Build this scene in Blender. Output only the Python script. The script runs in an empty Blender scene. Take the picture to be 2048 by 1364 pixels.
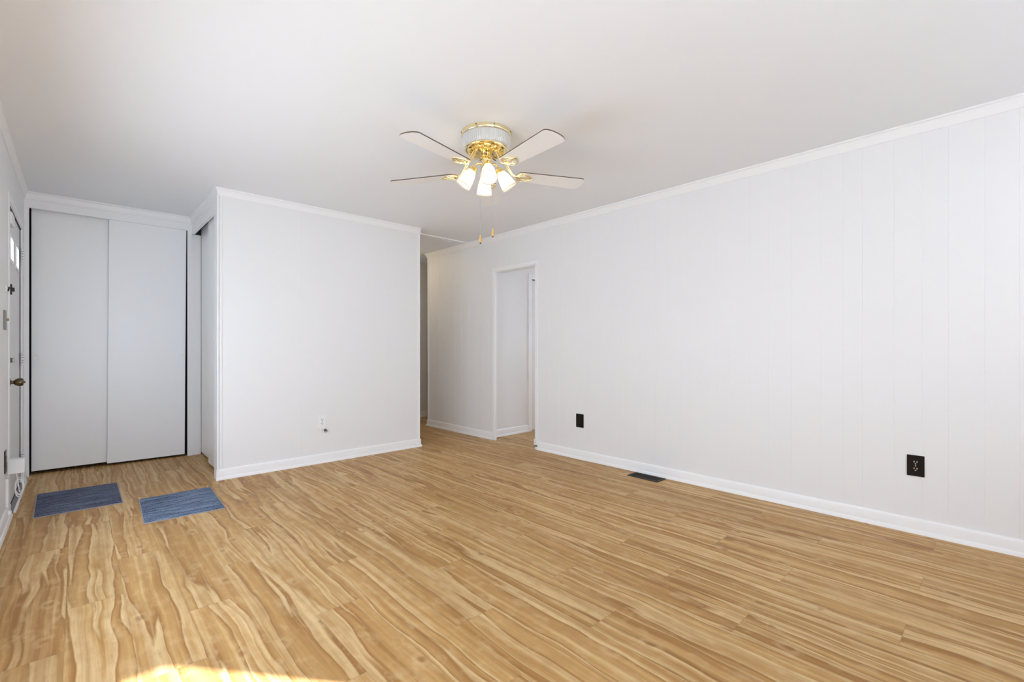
import bpy, bmesh, math, random
from mathutils import Vector, Matrix

SC = bpy.context.scene
COL = SC.collection
random.seed(7)
R = math.radians

# ------------------------------------------------------------------ camera
F_PX, HORIZON = 928.6, 695.6
CAM_Z, CAM_AZ = 1.10, 46.833
cam = bpy.data.cameras.new('camera')
cam.sensor_width = 36.0
cam.lens = F_PX / 2048 * 36.0
cam.shift_y = (HORIZON - 682.0) / 2048
cam.clip_start, cam.clip_end = 0.02, 200
cam_o = bpy.data.objects.new('camera', cam)
cam_o.location = (0, 0, CAM_Z)
cam_o.rotation_euler = (R(90), 0, R(CAM_AZ - 90))
COL.objects.link(cam_o)
SC.camera = cam_o

# ------------------------------------------------------------------ exposure
SC.view_settings.view_transform = 'Standard'
SC.view_settings.look = 'None'
SC.view_settings.gamma = 1.0
SC.view_settings.use_curve_mapping = False
SC.view_settings.exposure = 0.24
SC.cycles.use_denoising = True
SC.cycles.max_bounces = 14
SC.cycles.diffuse_bounces = 10
SC.cycles.glossy_bounces = 5
SC.cycles.transmission_bounces = 6
SC.cycles.sample_clamp_indirect = 8.0

# ------------------------------------------------------------------ daylight: sky above, sunlit ground below
SKY_UP = (0.80, 0.90, 1.06)
SKY_LOW = (0.85, 0.965, 1.13)
SKY_STRENGTH_UP, SKY_STRENGTH_LOW = 5.8, 6.0
w = bpy.data.worlds.new('sky')
SC.world = w
w.use_nodes = True
nt = w.node_tree
nt.nodes.clear()
tc = nt.nodes.new('ShaderNodeTexCoord')
sp = nt.nodes.new('ShaderNodeSeparateXYZ')
rp = nt.nodes.new('ShaderNodeValToRGB')
mr = nt.nodes.new('ShaderNodeMapRange')
bg = nt.nodes.new('ShaderNodeBackground')
ow = nt.nodes.new('ShaderNodeOutputWorld')
nt.links.new(tc.outputs['Generated'], sp.inputs[0])
nt.links.new(sp.outputs['Z'], mr.inputs['Value'])
mr.inputs['From Min'].default_value = -1
mr.inputs['From Max'].default_value = 1
nt.links.new(mr.outputs[0], rp.inputs[0])
rp.color_ramp.elements[0].position = 0.48
rp.color_ramp.elements[0].color = tuple(c * SKY_STRENGTH_LOW / 10 for c in SKY_LOW) + (1,)
rp.color_ramp.elements[1].position = 0.56
rp.color_ramp.elements[1].color = tuple(c * SKY_STRENGTH_UP / 10 for c in SKY_UP) + (1,)
nt.links.new(rp.outputs[0], bg.inputs[0])
bg.inputs[1].default_value = 10.0
nt.links.new(bg.outputs[0], ow.inputs[0])

# the sun comes in through the high window behind the camera
SUN_H = Vector((-0.63, 0.776, 0)).normalized()
SUN_EL = R(25.3)
sd = Vector((SUN_H.x * math.cos(SUN_EL), SUN_H.y * math.cos(SUN_EL), -math.sin(SUN_EL)))
sun = bpy.data.lights.new('sun', 'SUN')
sun.energy = 30.0
sun.angle = R(0.5)
sun.color = (1.0, 0.98, 1.04)
sun_o = bpy.data.objects.new('sun', sun)
sun_o.rotation_euler = sd.to_track_quat('-Z', 'Y').to_euler()
sun_o.location = (8, -8, 6)
COL.objects.link(sun_o)


def portal(name, loc, rot, sx, sy):
    l = bpy.data.lights.new(name, 'AREA')
    l.shape = 'RECTANGLE'
    l.size, l.size_y = sx, sy
    l.cycles.is_portal = True
    o = bpy.data.objects.new(name, l)
    o.location = loc
    o.rotation_euler = rot
    COL.objects.link(o)


# plan of the place (metres, camera over the origin)
H = 2.43
XL, XR = -0.325, 3.635           # entry wall, long panelled wall
YM = 4.485                       # short wall with the white outlet
YC = 5.70                        # closet front
XS = 0.862                       # side closet front / left end of the short wall
XE = 2.792                       # right end of the short wall
YB = -1.25                       # wall behind the camera
YE = 5.616                       # end of the long wall
YH = 6.37                        # end of the hall
GD = (2.03, 2.995, 1.36, 2.081)   # high window opening x0,x1,z0,z1
PW = (1.00, 3.80, 0.50, 1.42)    # unseen window sized to light the room, y0,y1,z0,z1 in the entry wall
RW = (-0.26, 1.25, 0.10, 2.085)    # glass door behind the camera, added to light the closet end
IW = (2.85, 3.85, 0.8, 1.85)     # window of the next room

portal('daylight_high_window', ((GD[0] + GD[1]) / 2, YB - 0.13, (GD[2] + GD[3]) / 2), (R(90), 0, 0), GD[1] - GD[0], GD[3] - GD[2])
portal('daylight_rear_fill', ((RW[0] + RW[1]) / 2, YB - 0.13, (RW[2] + RW[3]) / 2), (R(90), 0, 0), RW[1] - RW[0], RW[3] - RW[2])
portal('daylight_side_fill', (XL - 0.13, (PW[0] + PW[1]) / 2, (PW[2] + PW[3]) / 2), (R(90), 0, R(-90)), PW[1] - PW[0], PW[3] - PW[2])
portal('daylight_next_room', (6.43, (IW[0] + IW[1]) / 2, (IW[2] + IW[3]) / 2), (R(90), 0, R(90)), IW[1] - IW[0], IW[3] - IW[2])

# ------------------------------------------------------------------ materials
MATS = {}


def new_mat(name):
    m = bpy.data.materials.new(name)
    m.use_nodes = True
    n = m.node_tree
    b = n.nodes.get('Principled BSDF')
    MATS[name] = m
    return m, n, b


def paint(name, col, rough=0.5, metal=0.0, bump=0.0, bump_scale=200, var=0.0, spec=0.5, coat=0.0):
    m, n, b = new_mat(name)
    b.inputs['Base Color'].default_value = (*col, 1)
    b.inputs['Roughness'].default_value = rough
    b.inputs['Metallic'].default_value = metal
    b.inputs['Specular IOR Level'].default_value = spec
    b.inputs['Coat Weight'].default_value = coat
    tcn = n.nodes.new('ShaderNodeTexCoord')
    nz = n.nodes.new('ShaderNodeTexNoise')
    nz.inputs['Scale'].default_value = bump_scale
    nz.inputs['Detail'].default_value = 3
    n.links.new(tcn.outputs['Object'], nz.inputs['Vector'])
    if bump:
        bp = n.nodes.new('ShaderNodeBump')
        bp.inputs['Strength'].default_value = bump
        bp.inputs['Distance'].default_value = 0.002
        n.links.new(nz.outputs['Fac'], bp.inputs['Height'])
        n.links.new(bp.outputs[0], b.inputs['Normal'])
    if var:
        mx = n.nodes.new('ShaderNodeMix')
        mx.data_type = 'RGBA'
        mx.inputs['A'].default_value = (*[c * (1 - var) for c in col], 1)
        mx.inputs['B'].default_value = (*[min(1, c * (1 + var)) for c in col], 1)
        n.links.new(nz.outputs['Fac'], mx.inputs['Factor'])
        n.links.new(mx.outputs['Result'], b.inputs['Base Color'])
    return m


paint('wall_paint', (0.82, 0.82, 0.82), 0.45, bump=0.05, bump_scale=120)
paint('trim_paint', (0.88, 0.88, 0.878), 0.35)
paint('ceiling_paint', (0.835, 0.855, 0.875), 0.9, bump=0.15, bump_scale=260)
paint('closet_door_paint', (0.90, 0.905, 0.91), 0.28, bump=0.03, bump_scale=40)
paint('entry_door_paint', (0.76, 0.76, 0.76), 0.4)
paint('closet_shade', (0.05, 0.05, 0.05), 0.9)  # near-black colour standing for the shade inside the closets
paint('brass', (0.90, 0.73, 0.36), 0.18, metal=1.0)
paint('polished_brass', (0.93, 0.80, 0.50), 0.2, metal=1.0)
paint('acrylic', (0.68, 0.665, 0.63), 0.15, spec=0.5)
paint('blade_white', (0.84, 0.83, 0.81), 0.4)
paint('blade_wood', (0.10, 0.065, 0.045), 0.5, var=0.3, bump_scale=30)
paint('dark_plastic', (0.009, 0.006, 0.005), 0.25, spec=0.25)
paint('black', (0.004, 0.004, 0.004), 0.5)
paint('bronze', (0.16, 0.12, 0.07), 0.3, metal=1.0)
paint('pewter', (0.22, 0.21, 0.19), 0.35, metal=1.0)
paint('steel', (0.6, 0.6, 0.6), 0.3, metal=1.0)
paint('register_brown', (0.030, 0.020, 0.015), 0.5, spec=0.25)
paint('white_plastic', (0.86, 0.86, 0.86), 0.35)
paint('sill_gray', (0.30, 0.29, 0.30), 0.5, metal=0.3, var=0.15, bump_scale=20)
paint('pendant_wood', (0.62, 0.40, 0.13), 0.35)
paint('mat_binding', (0.33, 0.30, 0.30), 0.9)


def math_node(n, op, a=None, b=None, c=None):
    k = n.nodes.new('ShaderNodeMath')
    k.operation = op
    for i, v in enumerate((a, b, c)):
        if v is None:
            continue
        if isinstance(v, (int, float)):
            k.inputs[i].default_value = v
        else:
            n.links.new(v, k.inputs[i])
    return k.outputs[0]


def glass_mat():
    m, n, b = new_mat('glass')
    n.nodes.remove(b)
    out = n.nodes['Material Output']
    g = n.nodes.new('ShaderNodeBsdfGlossy')
    g.inputs['Roughness'].default_value = 0.02
    t = n.nodes.new('ShaderNodeBsdfTransparent')
    t.inputs['Color'].default_value = (0.97, 0.98, 0.98, 1)
    lw = n.nodes.new('ShaderNodeLayerWeight')
    lw.inputs['Blend'].default_value = 0.5
    pw = math_node(n, 'POWER', lw.outputs['Facing'], 5.0)
    fr = n.nodes.new('ShaderNodeMath')
    fr.operation = 'MULTIPLY_ADD'
    n.links.new(pw, fr.inputs[0])
    fr.inputs[1].default_value = 0.8
    fr.inputs[2].default_value = 0.03
    mx = n.nodes.new('ShaderNodeMixShader')
    n.links.new(fr.outputs[0], mx.inputs[0])
    n.links.new(t.outputs[0], mx.inputs[1])
    n.links.new(g.outputs[0], mx.inputs[2])
    n.links.new(mx.outputs[0], out.inputs['Surface'])


glass_mat()


def frosted_lite():
    m, n, b = new_mat('frosted_glass')
    b.inputs['Base Color'].default_value = (0.95, 0.96, 0.96, 1)
    b.inputs['Roughness'].default_value = 0.4
    b.inputs['Transmission Weight'].default_value = 1.0
    b.inputs['IOR'].default_value = 1.2


frosted_lite()


def lamp_glass(name, col, strength):
    m, n, b = new_mat(name)
    b.inputs['Base Color'].default_value = (0.9, 0.88, 0.82, 1)
    b.inputs['Roughness'].default_value = 0.3
    b.inputs['Emission Color'].default_value = (*col, 1)
    b.inputs['Emission Strength'].default_value = strength


lamp_glass('lit_bulb', (1.0, 0.83, 0.58), 40.0)


def shade_glass():
    # frosted white glass, lit from the bulb inside it
    m, n, b = new_mat('frosted_shade')
    n.nodes.remove(b)
    out = n.nodes['Material Output']
    tr = n.nodes.new('ShaderNodeBsdfTranslucent')
    tr.inputs['Color'].default_value = (0.98, 0.96, 0.92, 1)
    df = n.nodes.new('ShaderNodeBsdfDiffuse')
    df.inputs['Color'].default_value = (0.85, 0.84, 0.81, 1)
    gl = n.nodes.new('ShaderNodeBsdfGlossy')
    gl.inputs['Roughness'].default_value = 0.25
    m1 = n.nodes.new('ShaderNodeMixShader')
    m1.inputs[0].default_value = 0.22
    m2 = n.nodes.new('ShaderNodeMixShader')
    m2.inputs[0].default_value = 0.05
    n.links.new(tr.outputs[0], m1.inputs[1])
    n.links.new(df.outputs[0], m1.inputs[2])
    n.links.new(m1.outputs[0], m2.inputs[1])
    n.links.new(gl.outputs[0], m2.inputs[2])
    n.links.new(m2.outputs[0], out.inputs['Surface'])


shade_glass()


def floor_mat():
    m, n, b = new_mat('laminate_floor')
    L = n.links
    tcn = n.nodes.new('ShaderNodeTexCoord')
    s = n.nodes.new('ShaderNodeSeparateXYZ')
    L.new(tcn.outputs['Object'], s.inputs[0])
    X, Y = s.outputs['X'], s.outputs['Y']
    M = lambda op, *a: math_node(n, op, *a)
    PWD, PL = 0.188, 1.214
    u = M('DIVIDE', M('SUBTRACT', X, 2.411), PWD)
    i = M('FLOOR', u)
    fu = M('SUBTRACT', u, i)
    cls = M('FLOORED_MODULO', i, 3.0)
    # 0 -> .73, 1 -> 1.12, 2 -> .274
    is1 = M('COMPARE', cls, 1.0, 0.1)
    is2 = M('COMPARE', cls, 2.0, 0.1)
    off = M('ADD', M('ADD', 0.73, M('MULTIPLY', is1, 0.39)), M('MULTIPLY', is2, -0.456))
    v = M('DIVIDE', M('SUBTRACT', Y, off), PL)
    j = M('FLOOR', v)
    fv = M('SUBTRACT', v, j)
    cid = n.nodes.new('ShaderNodeCombineXYZ')
    L.new(i, cid.inputs[0])
    L.new(j, cid.inputs[1])
    wn = n.nodes.new('ShaderNodeTexWhiteNoise')
    wn.noise_dimensions = '2D'
    L.new(cid.outputs[0], wn.inputs['Vector'])
    rs = n.nodes.new('ShaderNodeSeparateColor')
    L.new(wn.outputs['Color'], rs.inputs[0])
    r1, r2, r3 = rs.outputs[0], rs.outputs[1], rs.outputs[2]
    # plank-local coordinates with a random shift per plank
    px = M('MULTIPLY', fu, PWD)
    py = M('MULTIPLY', fv, PL)
    gx = M('ADD', px, M('MULTIPLY', r1, 37.0))
    gy = M('ADD', py, M('MULTIPLY', r2, 53.0))

    def vec(a, bb, c=None):
        k = n.nodes.new('ShaderNodeCombineXYZ')
        for q, val in enumerate((a, bb, c)):
            if val is None:
                continue
            if isinstance(val, (int, float)):
                k.inputs[q].default_value = val
            else:
                L.new(val, k.inputs[q])
        return k.outputs[0]

    def noise(vv, scale, det=2.0, rough=0.5, dist=0.0):
        k = n.nodes.new('ShaderNodeTexNoise')
        k.inputs['Scale'].default_value = scale
        k.inputs['Detail'].default_value = det
        k.inputs['Roughness'].default_value = rough
        k.inputs['Distortion'].default_value = dist
        L.new(vv, k.inputs['Vector'])
        return k.outputs['Fac']

    def ramp(fac, stops, interp='LINEAR'):
        k = n.nodes.new('ShaderNodeValToRGB')
        k.color_ramp.interpolation = interp
        e = k.color_ramp.elements
        while len(e) > 1:
            e.remove(e[-1])
        e[0].position, e[0].color = stops[0][0], (*stops[0][1], 1)
        for p_, c_ in stops[1:]:
            q = e.new(p_)
            q.color = (*c_, 1)
        L.new(fac, k.inputs[0])
        return k.outputs[0]

    def mix(fac, a, bb, blend='MIX'):
        k = n.nodes.new('ShaderNodeMix')
        k.data_type = 'RGBA'
        k.blend_type = blend
        for sock, val in (('Factor', fac), ('A', a), ('B', bb)):
            if isinstance(val, (int, float)):
                k.inputs[sock].default_value = val
            elif isinstance(val, tuple):
                k.inputs[sock].default_value = (*val, 1)
            else:
                L.new(val, k.inputs[sock])
        return k.outputs['Result']

    # wavering of the bands
    wob = M('MULTIPLY', M('SUBTRACT', noise(vec(M('MULTIPLY', gx, 3.0), M('MULTIPLY', gy, 2.6), r3), 1.0, 2.0, 0.4), 0.5), 0.070)
    bx = M('ADD', gx, wob)
    band = noise(vec(M('MULTIPLY', bx, 13.0), M('MULTIPLY', gy, 0.42), r3), 1.0, 1.6, 0.4)
    streak = noise(vec(M('MULTIPLY', M('ADD', gx, M('MULTIPLY', wob, 0.35)), 48.0), M('MULTIPLY', gy, 0.8), r1), 1.0, 2.0, 0.5)
    fine = noise(vec(M('MULTIPLY', gx, 260.0), M('MULTIPLY', gy, 7.0), r2), 1.0, 3.0, 0.6)
    pores = noise(vec(M('MULTIPLY', gx, 420.0), M('MULTIPLY', gy, 18.0), r2), 1.0, 2.0)
    dark, tan, mid, light = (0.290, 0.134, 0.036), (0.410, 0.216, 0.067), (0.525, 0.312, 0.113), (0.680, 0.478, 0.232)
    # heartwood is darkest along one crisp wavering edge and fades away from it
    c0 = ramp(band, [(0.24, light), (0.33, mid), (0.39, mid), (0.445, tan), (0.482, dark), (0.500, light), (0.54, (0.61, 0.415, 0.200)),
                     (0.60, mid), (0.650, tan), (0.675, light), (0.78, mid)])
    c1 = mix(M('MULTIPLY', ramp(streak, [(0.38, (1,) * 3), (0.56, (0,) * 3)]), 0.50), c0, (0.36, 0.185, 0.060))
    c1 = mix(M('MULTIPLY', ramp(streak, [(0.56, (0,) * 3), (0.70, (1,) * 3)]), 0.55), c1, (0.66, 0.47, 0.24))
    mott = noise(vec(M('MULTIPLY', gx, 26.0), M('MULTIPLY', gy, 13.0), r2), 1.0, 2.5, 0.55)
    c1 = mix(M('MULTIPLY', ramp(mott, [(0.30, (1,) * 3), (0.52, (0,) * 3)]), 0.30), c1, (0.36, 0.19, 0.068))
    c1 = mix(M('MULTIPLY', ramp(mott, [(0.54, (0,) * 3), (0.72, (1,) * 3)]), 0.32), c1, (0.67, 0.49, 0.27))
    # cathedral lines follow the bands
    rings = M('PINGPONG', M('MULTIPLY', band, 34.0), 1.0)
    ringm = ramp(rings, [(0.0, (0,) * 3), (0.75, (0.1,) * 3), (1.0, (1,) * 3)])
    c1 = mix(M('MULTIPLY', ringm, 0.12), c1, (0.62, 0.45, 0.26))
    c2 = mix(M('MULTIPLY', M('SUBTRACT', 0.62, fine), 0.62), c1, (0.24, 0.125, 0.048))
    c2 = mix(M('MULTIPLY', ramp(pores, [(0.62, (0,) * 3), (0.75, (1,) * 3)]), 0.20), c2, (0.19, 0.095, 0.036))
    # small knots and crotch marks
    kx = M('ADD', gx, M('MULTIPLY', wob, 0.5))
    ky = M('ADD', gy, M('MULTIPLY', M('SUBTRACT', noise(vec(M('MULTIPLY', gx, 40.0), M('MULTIPLY', gy, 30.0), r1), 1.0, 2.0), 0.5), 0.05))
    vo = n.nodes.new('ShaderNodeTexVoronoi')
    vo.inputs['Scale'].default_value = 1.0
    L.new(vec(M('MULTIPLY', kx, 12.0), M('MULTIPLY', ky, 8.5), 0.0), vo.inputs['Vector'])
    kd = ramp(vo.outputs['Distance'], [(0.0, (0.9,) * 3), (0.10, (0.6,) * 3), (0.20, (0.0,) * 3)])
    vsel = n.nodes.new('ShaderNodeSeparateColor')
    L.new(vo.outputs['Color'], vsel.inputs[0])
    ksel = M('GREATER_THAN', vsel.outputs[0], 0.70)
    c3 = mix(M('MULTIPLY', M('MULTIPLY', kd, ksel), 0.65), c2, (0.22, 0.105, 0.04))
    kd2 = ramp(vo.outputs['Distance'], [(0.14, (0.0,) * 3), (0.28, (0.8,) * 3), (0.48, (0.0,) * 3)])
    c3 = mix(M('MULTIPLY', M('MULTIPLY', kd2, ksel), 0.5), c3, (0.57, 0.395, 0.205))
    # tone of each plank
    tone = ramp(r3, [(0.0, (0.93, 0.92, 0.90)), (0.5, (1.0, 1.0, 1.0)), (1.0, (1.06, 1.065, 1.07))])
    c4 = mix(1.0, c3, tone, 'MULTIPLY')
    # joints between planks: a thin bevelled line
    ex = M('MULTIPLY', M('MINIMUM', fu, M('SUBTRACT', 1.0, fu)), PWD)
    ey = M('MULTIPLY', M('MINIMUM', fv, M('SUBTRACT', 1.0, fv)), PL)
    ed = M('MINIMUM', ex, ey)
    gap = ramp(ed, [(0.0, (1,) * 3), (0.0008, (0.5,) * 3), (0.0018, (0,) * 3)])
    c5 = mix(M('MULTIPLY', gap, 0.25), c4, (0.20, 0.11, 0.05))
    L.new(c5, b.inputs['Base Color'])
    rgh = M('ADD', 0.36, M('MULTIPLY', fine, 0.12))
    L.new(rgh, b.inputs['Roughness'])
    b.inputs['Specular IOR Level'].default_value = 0.12
    bp = n.nodes.new('ShaderNodeBump')
    bp.inputs['Strength'].default_value = 0.25
    bp.inputs['Distance'].default_value = 0.0015
    L.new(M('SUBTRACT', M('MULTIPLY', fine, 0.25), gap), bp.inputs['Height'])
    L.new(bp.outputs[0], b.inputs['Normal'])


floor_mat()


def rug_mat(name, deep, pale):
    m, n, b = new_mat(name)
    L = n.links
    tcn = n.nodes.new('ShaderNodeTexCoord')
    mp = n.nodes.new('ShaderNodeMapping')
    mp.inputs['Scale'].default_value = (5, 95, 30)
    L.new(tcn.outputs['Object'], mp.inputs[0])
    nz = n.nodes.new('ShaderNodeTexNoise')
    nz.inputs['Scale'].default_value = 1.0
    nz.inputs['Detail'].default_value = 2.5
    L.new(mp.outputs[0], nz.inputs['Vector'])
    n2 = n.nodes.new('ShaderNodeTexNoise')
    n2.inputs['Scale'].default_value = 170
    n2.inputs['Detail'].default_value = 2
    L.new(tcn.outputs['Object'], n2.inputs['Vector'])
    s = math_node(n, 'ADD', math_node(n, 'MULTIPLY', nz.outputs['Fac'], 0.6), math_node(n, 'MULTIPLY', n2.outputs['Fac'], 0.4))
    rr = n.nodes.new('ShaderNodeValToRGB')
    e = rr.color_ramp.elements
    e[0].position, e[0].color = 0.38, (*deep, 1)
    e[1].position, e[1].color = 0.62, (*pale, 1)
    L.new(s, rr.inputs[0])
    L.new(rr.outputs[0], b.inputs['Base Color'])
    b.inputs['Roughness'].default_value = 0.95
    b.inputs['Specular IOR Level'].default_value = 0.1
    bp = n.nodes.new('ShaderNodeBump')
    bp.inputs['Strength'].default_value = 0.8
    bp.inputs['Distance'].default_value = 0.004
    L.new(s, bp.inputs['Height'])
    L.new(bp.outputs[0], b.inputs['Normal'])


rug_mat('rug_pile_slate', (0.040, 0.046, 0.075), (0.19, 0.215, 0.30))
rug_mat('rug_pile_blue', (0.035, 0.055, 0.10), (0.23, 0.29, 0.39))

# ------------------------------------------------------------------ mesh helpers


def add_box(bm, x0, x1, y0, y1, z0, z1, bevel=0.0):
    vs = [bm.verts.new((x, y, z)) for z in (z0, z1) for y in (y0, y1) for x in (x0, x1)]
    fs = [bm.faces.new([vs[k] for k in f]) for f in
          ((0, 2, 3, 1), (4, 5, 7, 6), (0, 1, 5, 4), (1, 3, 7, 5), (3, 2, 6, 7), (2, 0, 4, 6))]
    if bevel:
        es = list({e for f in fs for e in f.edges})
        bmesh.ops.bevel(bm, geom=es, offset=bevel, segments=2, affect='EDGES', profile=0.6)
    return vs


def add_lathe(bm, prof, segs=32, mat=None, ribs=0, rib_amp=0.0, caps=True):
    """profile [(radius, z)] turned about the local z axis, moved by mat"""
    mat = mat or Matrix()
    rings = []
    for r, z in prof:
        ring = []
        for k in range(segs):
            a = 2 * math.pi * k / segs
            rr = r + (rib_amp if ribs and (k % 2) else 0.0)
            ring.append(bm.verts.new(mat @ Vector((rr * math.cos(a), rr * math.sin(a), z))))
        rings.append(ring)
    for a, b in zip(rings, rings[1:]):
        for k in range(segs):
            bm.faces.new((a[k], a[(k + 1) % segs], b[(k + 1) % segs], b[k]))
    if caps:
        bm.faces.new(list(reversed(rings[0])))
        bm.faces.new(rings[-1])
    return rings


def add_tube(bm, pts, rad, segs=8, caps=True):
    pts = [Vector(p) for p in pts]
    rads = rad if isinstance(rad, (list, tuple)) else [rad] * len(pts)
    rings = []
    up = None
    for k, p in enumerate(pts):
        t = (pts[min(k + 1, len(pts) - 1)] - pts[max(k - 1, 0)]).normalized()
        if up is None:
            up = Vector((0, 0, 1)) if abs(t.z) < 0.9 else Vector((1, 0, 0))
        x = up.cross(t)
        if x.length < 1e-4:
            x = Vector((1, 0, 0)).cross(t)
        x.normalize()
        y = t.cross(x).normalized()
        up = y
        rings.append([bm.verts.new(p + rads[k] * (math.cos(2 * math.pi * q / segs) * x + math.sin(2 * math.pi * q / segs) * y)) for q in range(segs)])
        up = t.cross(x) if False else y
    for a, b in zip(rings, rings[1:]):
        for q in range(segs):
            bm.faces.new((a[q], a[(q + 1) % segs], b[(q + 1) % segs], b[q]))
    if caps:
        bm.faces.new(list(reversed(rings[0])))
        bm.faces.new(rings[-1])


def add_prism(bm, poly, z0, z1, mat=None):
    mat = mat or Matrix()
    lo = [bm.verts.new(mat @ Vector((x, y, z0))) for x, y in poly]
    hi = [bm.verts.new(mat @ Vector((x, y, z1))) for x, y in poly]
    a = bm.faces.new(list(reversed(lo)))
    b = bm.faces.new(hi)
    sides = []
    for k in range(len(poly)):
        q = (k + 1) % len(poly)
        sides.append(bm.faces.new((lo[k], lo[q], hi[q], hi[k])))
    return a, b, sides


ORIG = {}


def obj(name, bm, mat, parent=None, loc=None, smooth=None, local=False, extra_mats=()):
    """one mesh object; verts are given in place coordinates unless local"""
    base = Vector(loc) if loc is not None else (ORIG[parent.name] if parent else Vector((0, 0, 0)))
    if not local:
        bmesh.ops.translate(bm, verts=bm.verts, vec=-base)
    bmesh.ops.recalc_face_normals(bm, faces=bm.faces)
    me = bpy.data.meshes.new(name)
    bm.to_mesh(me)
    bm.free()
    me.materials.append(MATS[mat])
    for e in extra_mats:
        me.materials.append(MATS[e])
    if smooth:
        for p in me.polygons:
            p.use_smooth = True
        me.set_sharp_from_angle(angle=R(smooth))
    o = bpy.data.objects.new(name, me)
    COL.objects.link(o)
    if parent:
        o.parent = parent
        if loc is not None:
            o.location = base - ORIG[parent.name]
    else:
        o.location = base
    ORIG[o.name] = base
    return o


def tag(o, label=None, cat=None, group=None, kind=None):
    if label:
        o['label'] = label
    if cat:
        o['category'] = cat
    if group:
        o['group'] = group
    if kind:
        o['kind'] = kind
    return o


def thing(name, label, cat, loc, rotz=0.0, group=None):
    o = bpy.data.objects.new(name, None)
    o.empty_display_size = 0.1
    COL.objects.link(o)
    o.location = loc
    o.rotation_euler = (0, 0, rotz)
    ORIG[o.name] = Vector(loc)
    return tag(o, label, cat, group)


def struct(name, bm, mat, label, cat, loc=(0, 0, 0), smooth=None):
    return tag(obj(name, bm, mat, None, loc, smooth), label, cat, None, 'structure')


def bm_new():
    return bmesh.new()


def boxes(*bs, bevel=0.0):
    bm = bm_new()
    for b in bs:
        add_box(bm, *b, bevel=bevel)
    return bm


def grooved(bm, axis, a0, a1, face, back, z0, z1, grooves, gw=0.0022, gd=0.0011):
    """wall slab whose face carries shallow V grooves; axis 'x' or 'y' is its run"""
    s = 1 if back > face else -1
    pl = [(a0, face)]
    for g in sorted(grooves):
        if a0 + gw < g < a1 - gw:
            pl += [(g - gw / 2, face), (g, face + s * gd), (g + gw / 2, face)]
    pl += [(a1, face), (a1, back), (a0, back)]
    if axis == 'y':
        pl = [(q, p) for p, q in pl]
    add_prism(bm, pl, z0, z1)


def sweep(bm, prof, p, q, out, mit_p=0.0, mit_q=0.0):
    """moulding from p to q (2D points on the wall), profile [(out, z)], out = unit normal,
    mit = how far the end runs on per metre of projection (1 outside corner, -1 inside corner)"""
    p, q, out = Vector(p), Vector(q), Vector(out)
    t = (q - p).normalized()
    rings = []
    for base, sg, mt in ((p, -1, mit_p), (q, 1, mit_q)):
        ring = []
        for o_, z in prof:
            pt = base + out * o_ + t * (sg * mt * o_)
            ring.append(bm.verts.new((pt.x, pt.y, z)))
        rings.append(ring)
    k = len(prof)
    for a in range(k):
        b = (a + 1) % k
        bm.faces.new((rings[0][a], rings[0][b], rings[1][b], rings[1][a]))
    bm.faces.new(list(reversed(rings[0])))
    bm.faces.new(rings[1])


def crown(d):
    zb = 2.366
    return [(0, zb), (0.006, zb), (0.008, zb + 0.004), (0.012, zb + 0.012), (d - 0.010, H - 0.018), (d - 0.006, H - 0.013),
            (d, H - 0.011), (d, H), (0, H)]


BASE = [(0, 0.088), (0.005, 0.088), (0.009, 0.083), (0.012, 0.074), (0.012, 0.024), (0.017, 0.022), (0.021, 0.014), (0.022, 0.0), (0, 0)]

# ------------------------------------------------------------------ structure
# floor and ceiling run through the closets, the hall and the next room
struct('floor', boxes((-0.6, 6.5, YB - 0.2, YH + 0.1, -0.08, 0.0)), 'laminate_floor',
       'light wood laminate floor with long streaky planks', 'floor')
bm = boxes((-0.6, 6.5, YB - 0.2, 4.705, H, H + 0.06), (-0.6, 6.5, 4.775, YH + 0.1, H, H + 0.06),
           (-0.6, 3.20, 4.705, 4.775, H, H + 0.06), (3.43, 6.5, 4.705, 4.775, H, H + 0.06),
           (3.15, 3.5, 4.66, 4.82, H + 0.06, H + 0.09))
struct('ceiling', bm, 'ceiling_paint', 'flat white ceiling over the whole room', 'ceiling')

# long panelled wall on the right with the doorway
D0, D1, DZ = 3.495, 4.171, 2.012
offs = [0, 0.177, 0.302, 0.402, 0.558, 0.686, 0.80, 0.946, 1.074]
gr = [1.029 + 1.22 * k - o for k in range(-2, 5) for o in offs]
bm = bm_new()
grooved(bm, 'y', YB - 0.12, D0, XR, XR + 0.11, 0, H, gr)
grooved(bm, 'y', D0, D1, XR, XR + 0.11, DZ, H, gr)
grooved(bm, 'y', D1, 4.31, XR, XR + 0.022, 0, H, gr)
grooved(bm, 'y', 4.31, YE, XR, XR + 0.11, 0, H, gr)
struct('wall_right', bm, 'wall_paint', 'long white panelled wall with faint vertical grooves and a doorway', 'wall')

# short wall in the middle
bm = bm_new()
grooved(bm, 'x', XS, XE, YM, YM + 0.10, 0, H, [1.521, 2.136, 2.395], gw=0.003)
struct('wall_center', bm, 'wall_paint', 'short white wall with the white outlet between closet and hall', 'wall')
bm = boxes((XE - 0.10, XE, YM + 0.10, YH + 0.1, 0, H))
struct('wall_hall', bm, 'wall_paint', 'hall side of the short white wall', 'wall')
bm = boxes((XE - 0.1, 5.4, YH, YH + 0.1, 0, H), (5.3, 5.4, YE - 0.1, YH, 0, H), (XR + 0.11, 5.4, YE - 0.10, YE, 0, H))
struct('wall_hall_end', bm, 'wall_paint', 'white walls at the dim far end of the hall', 'wall')

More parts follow.
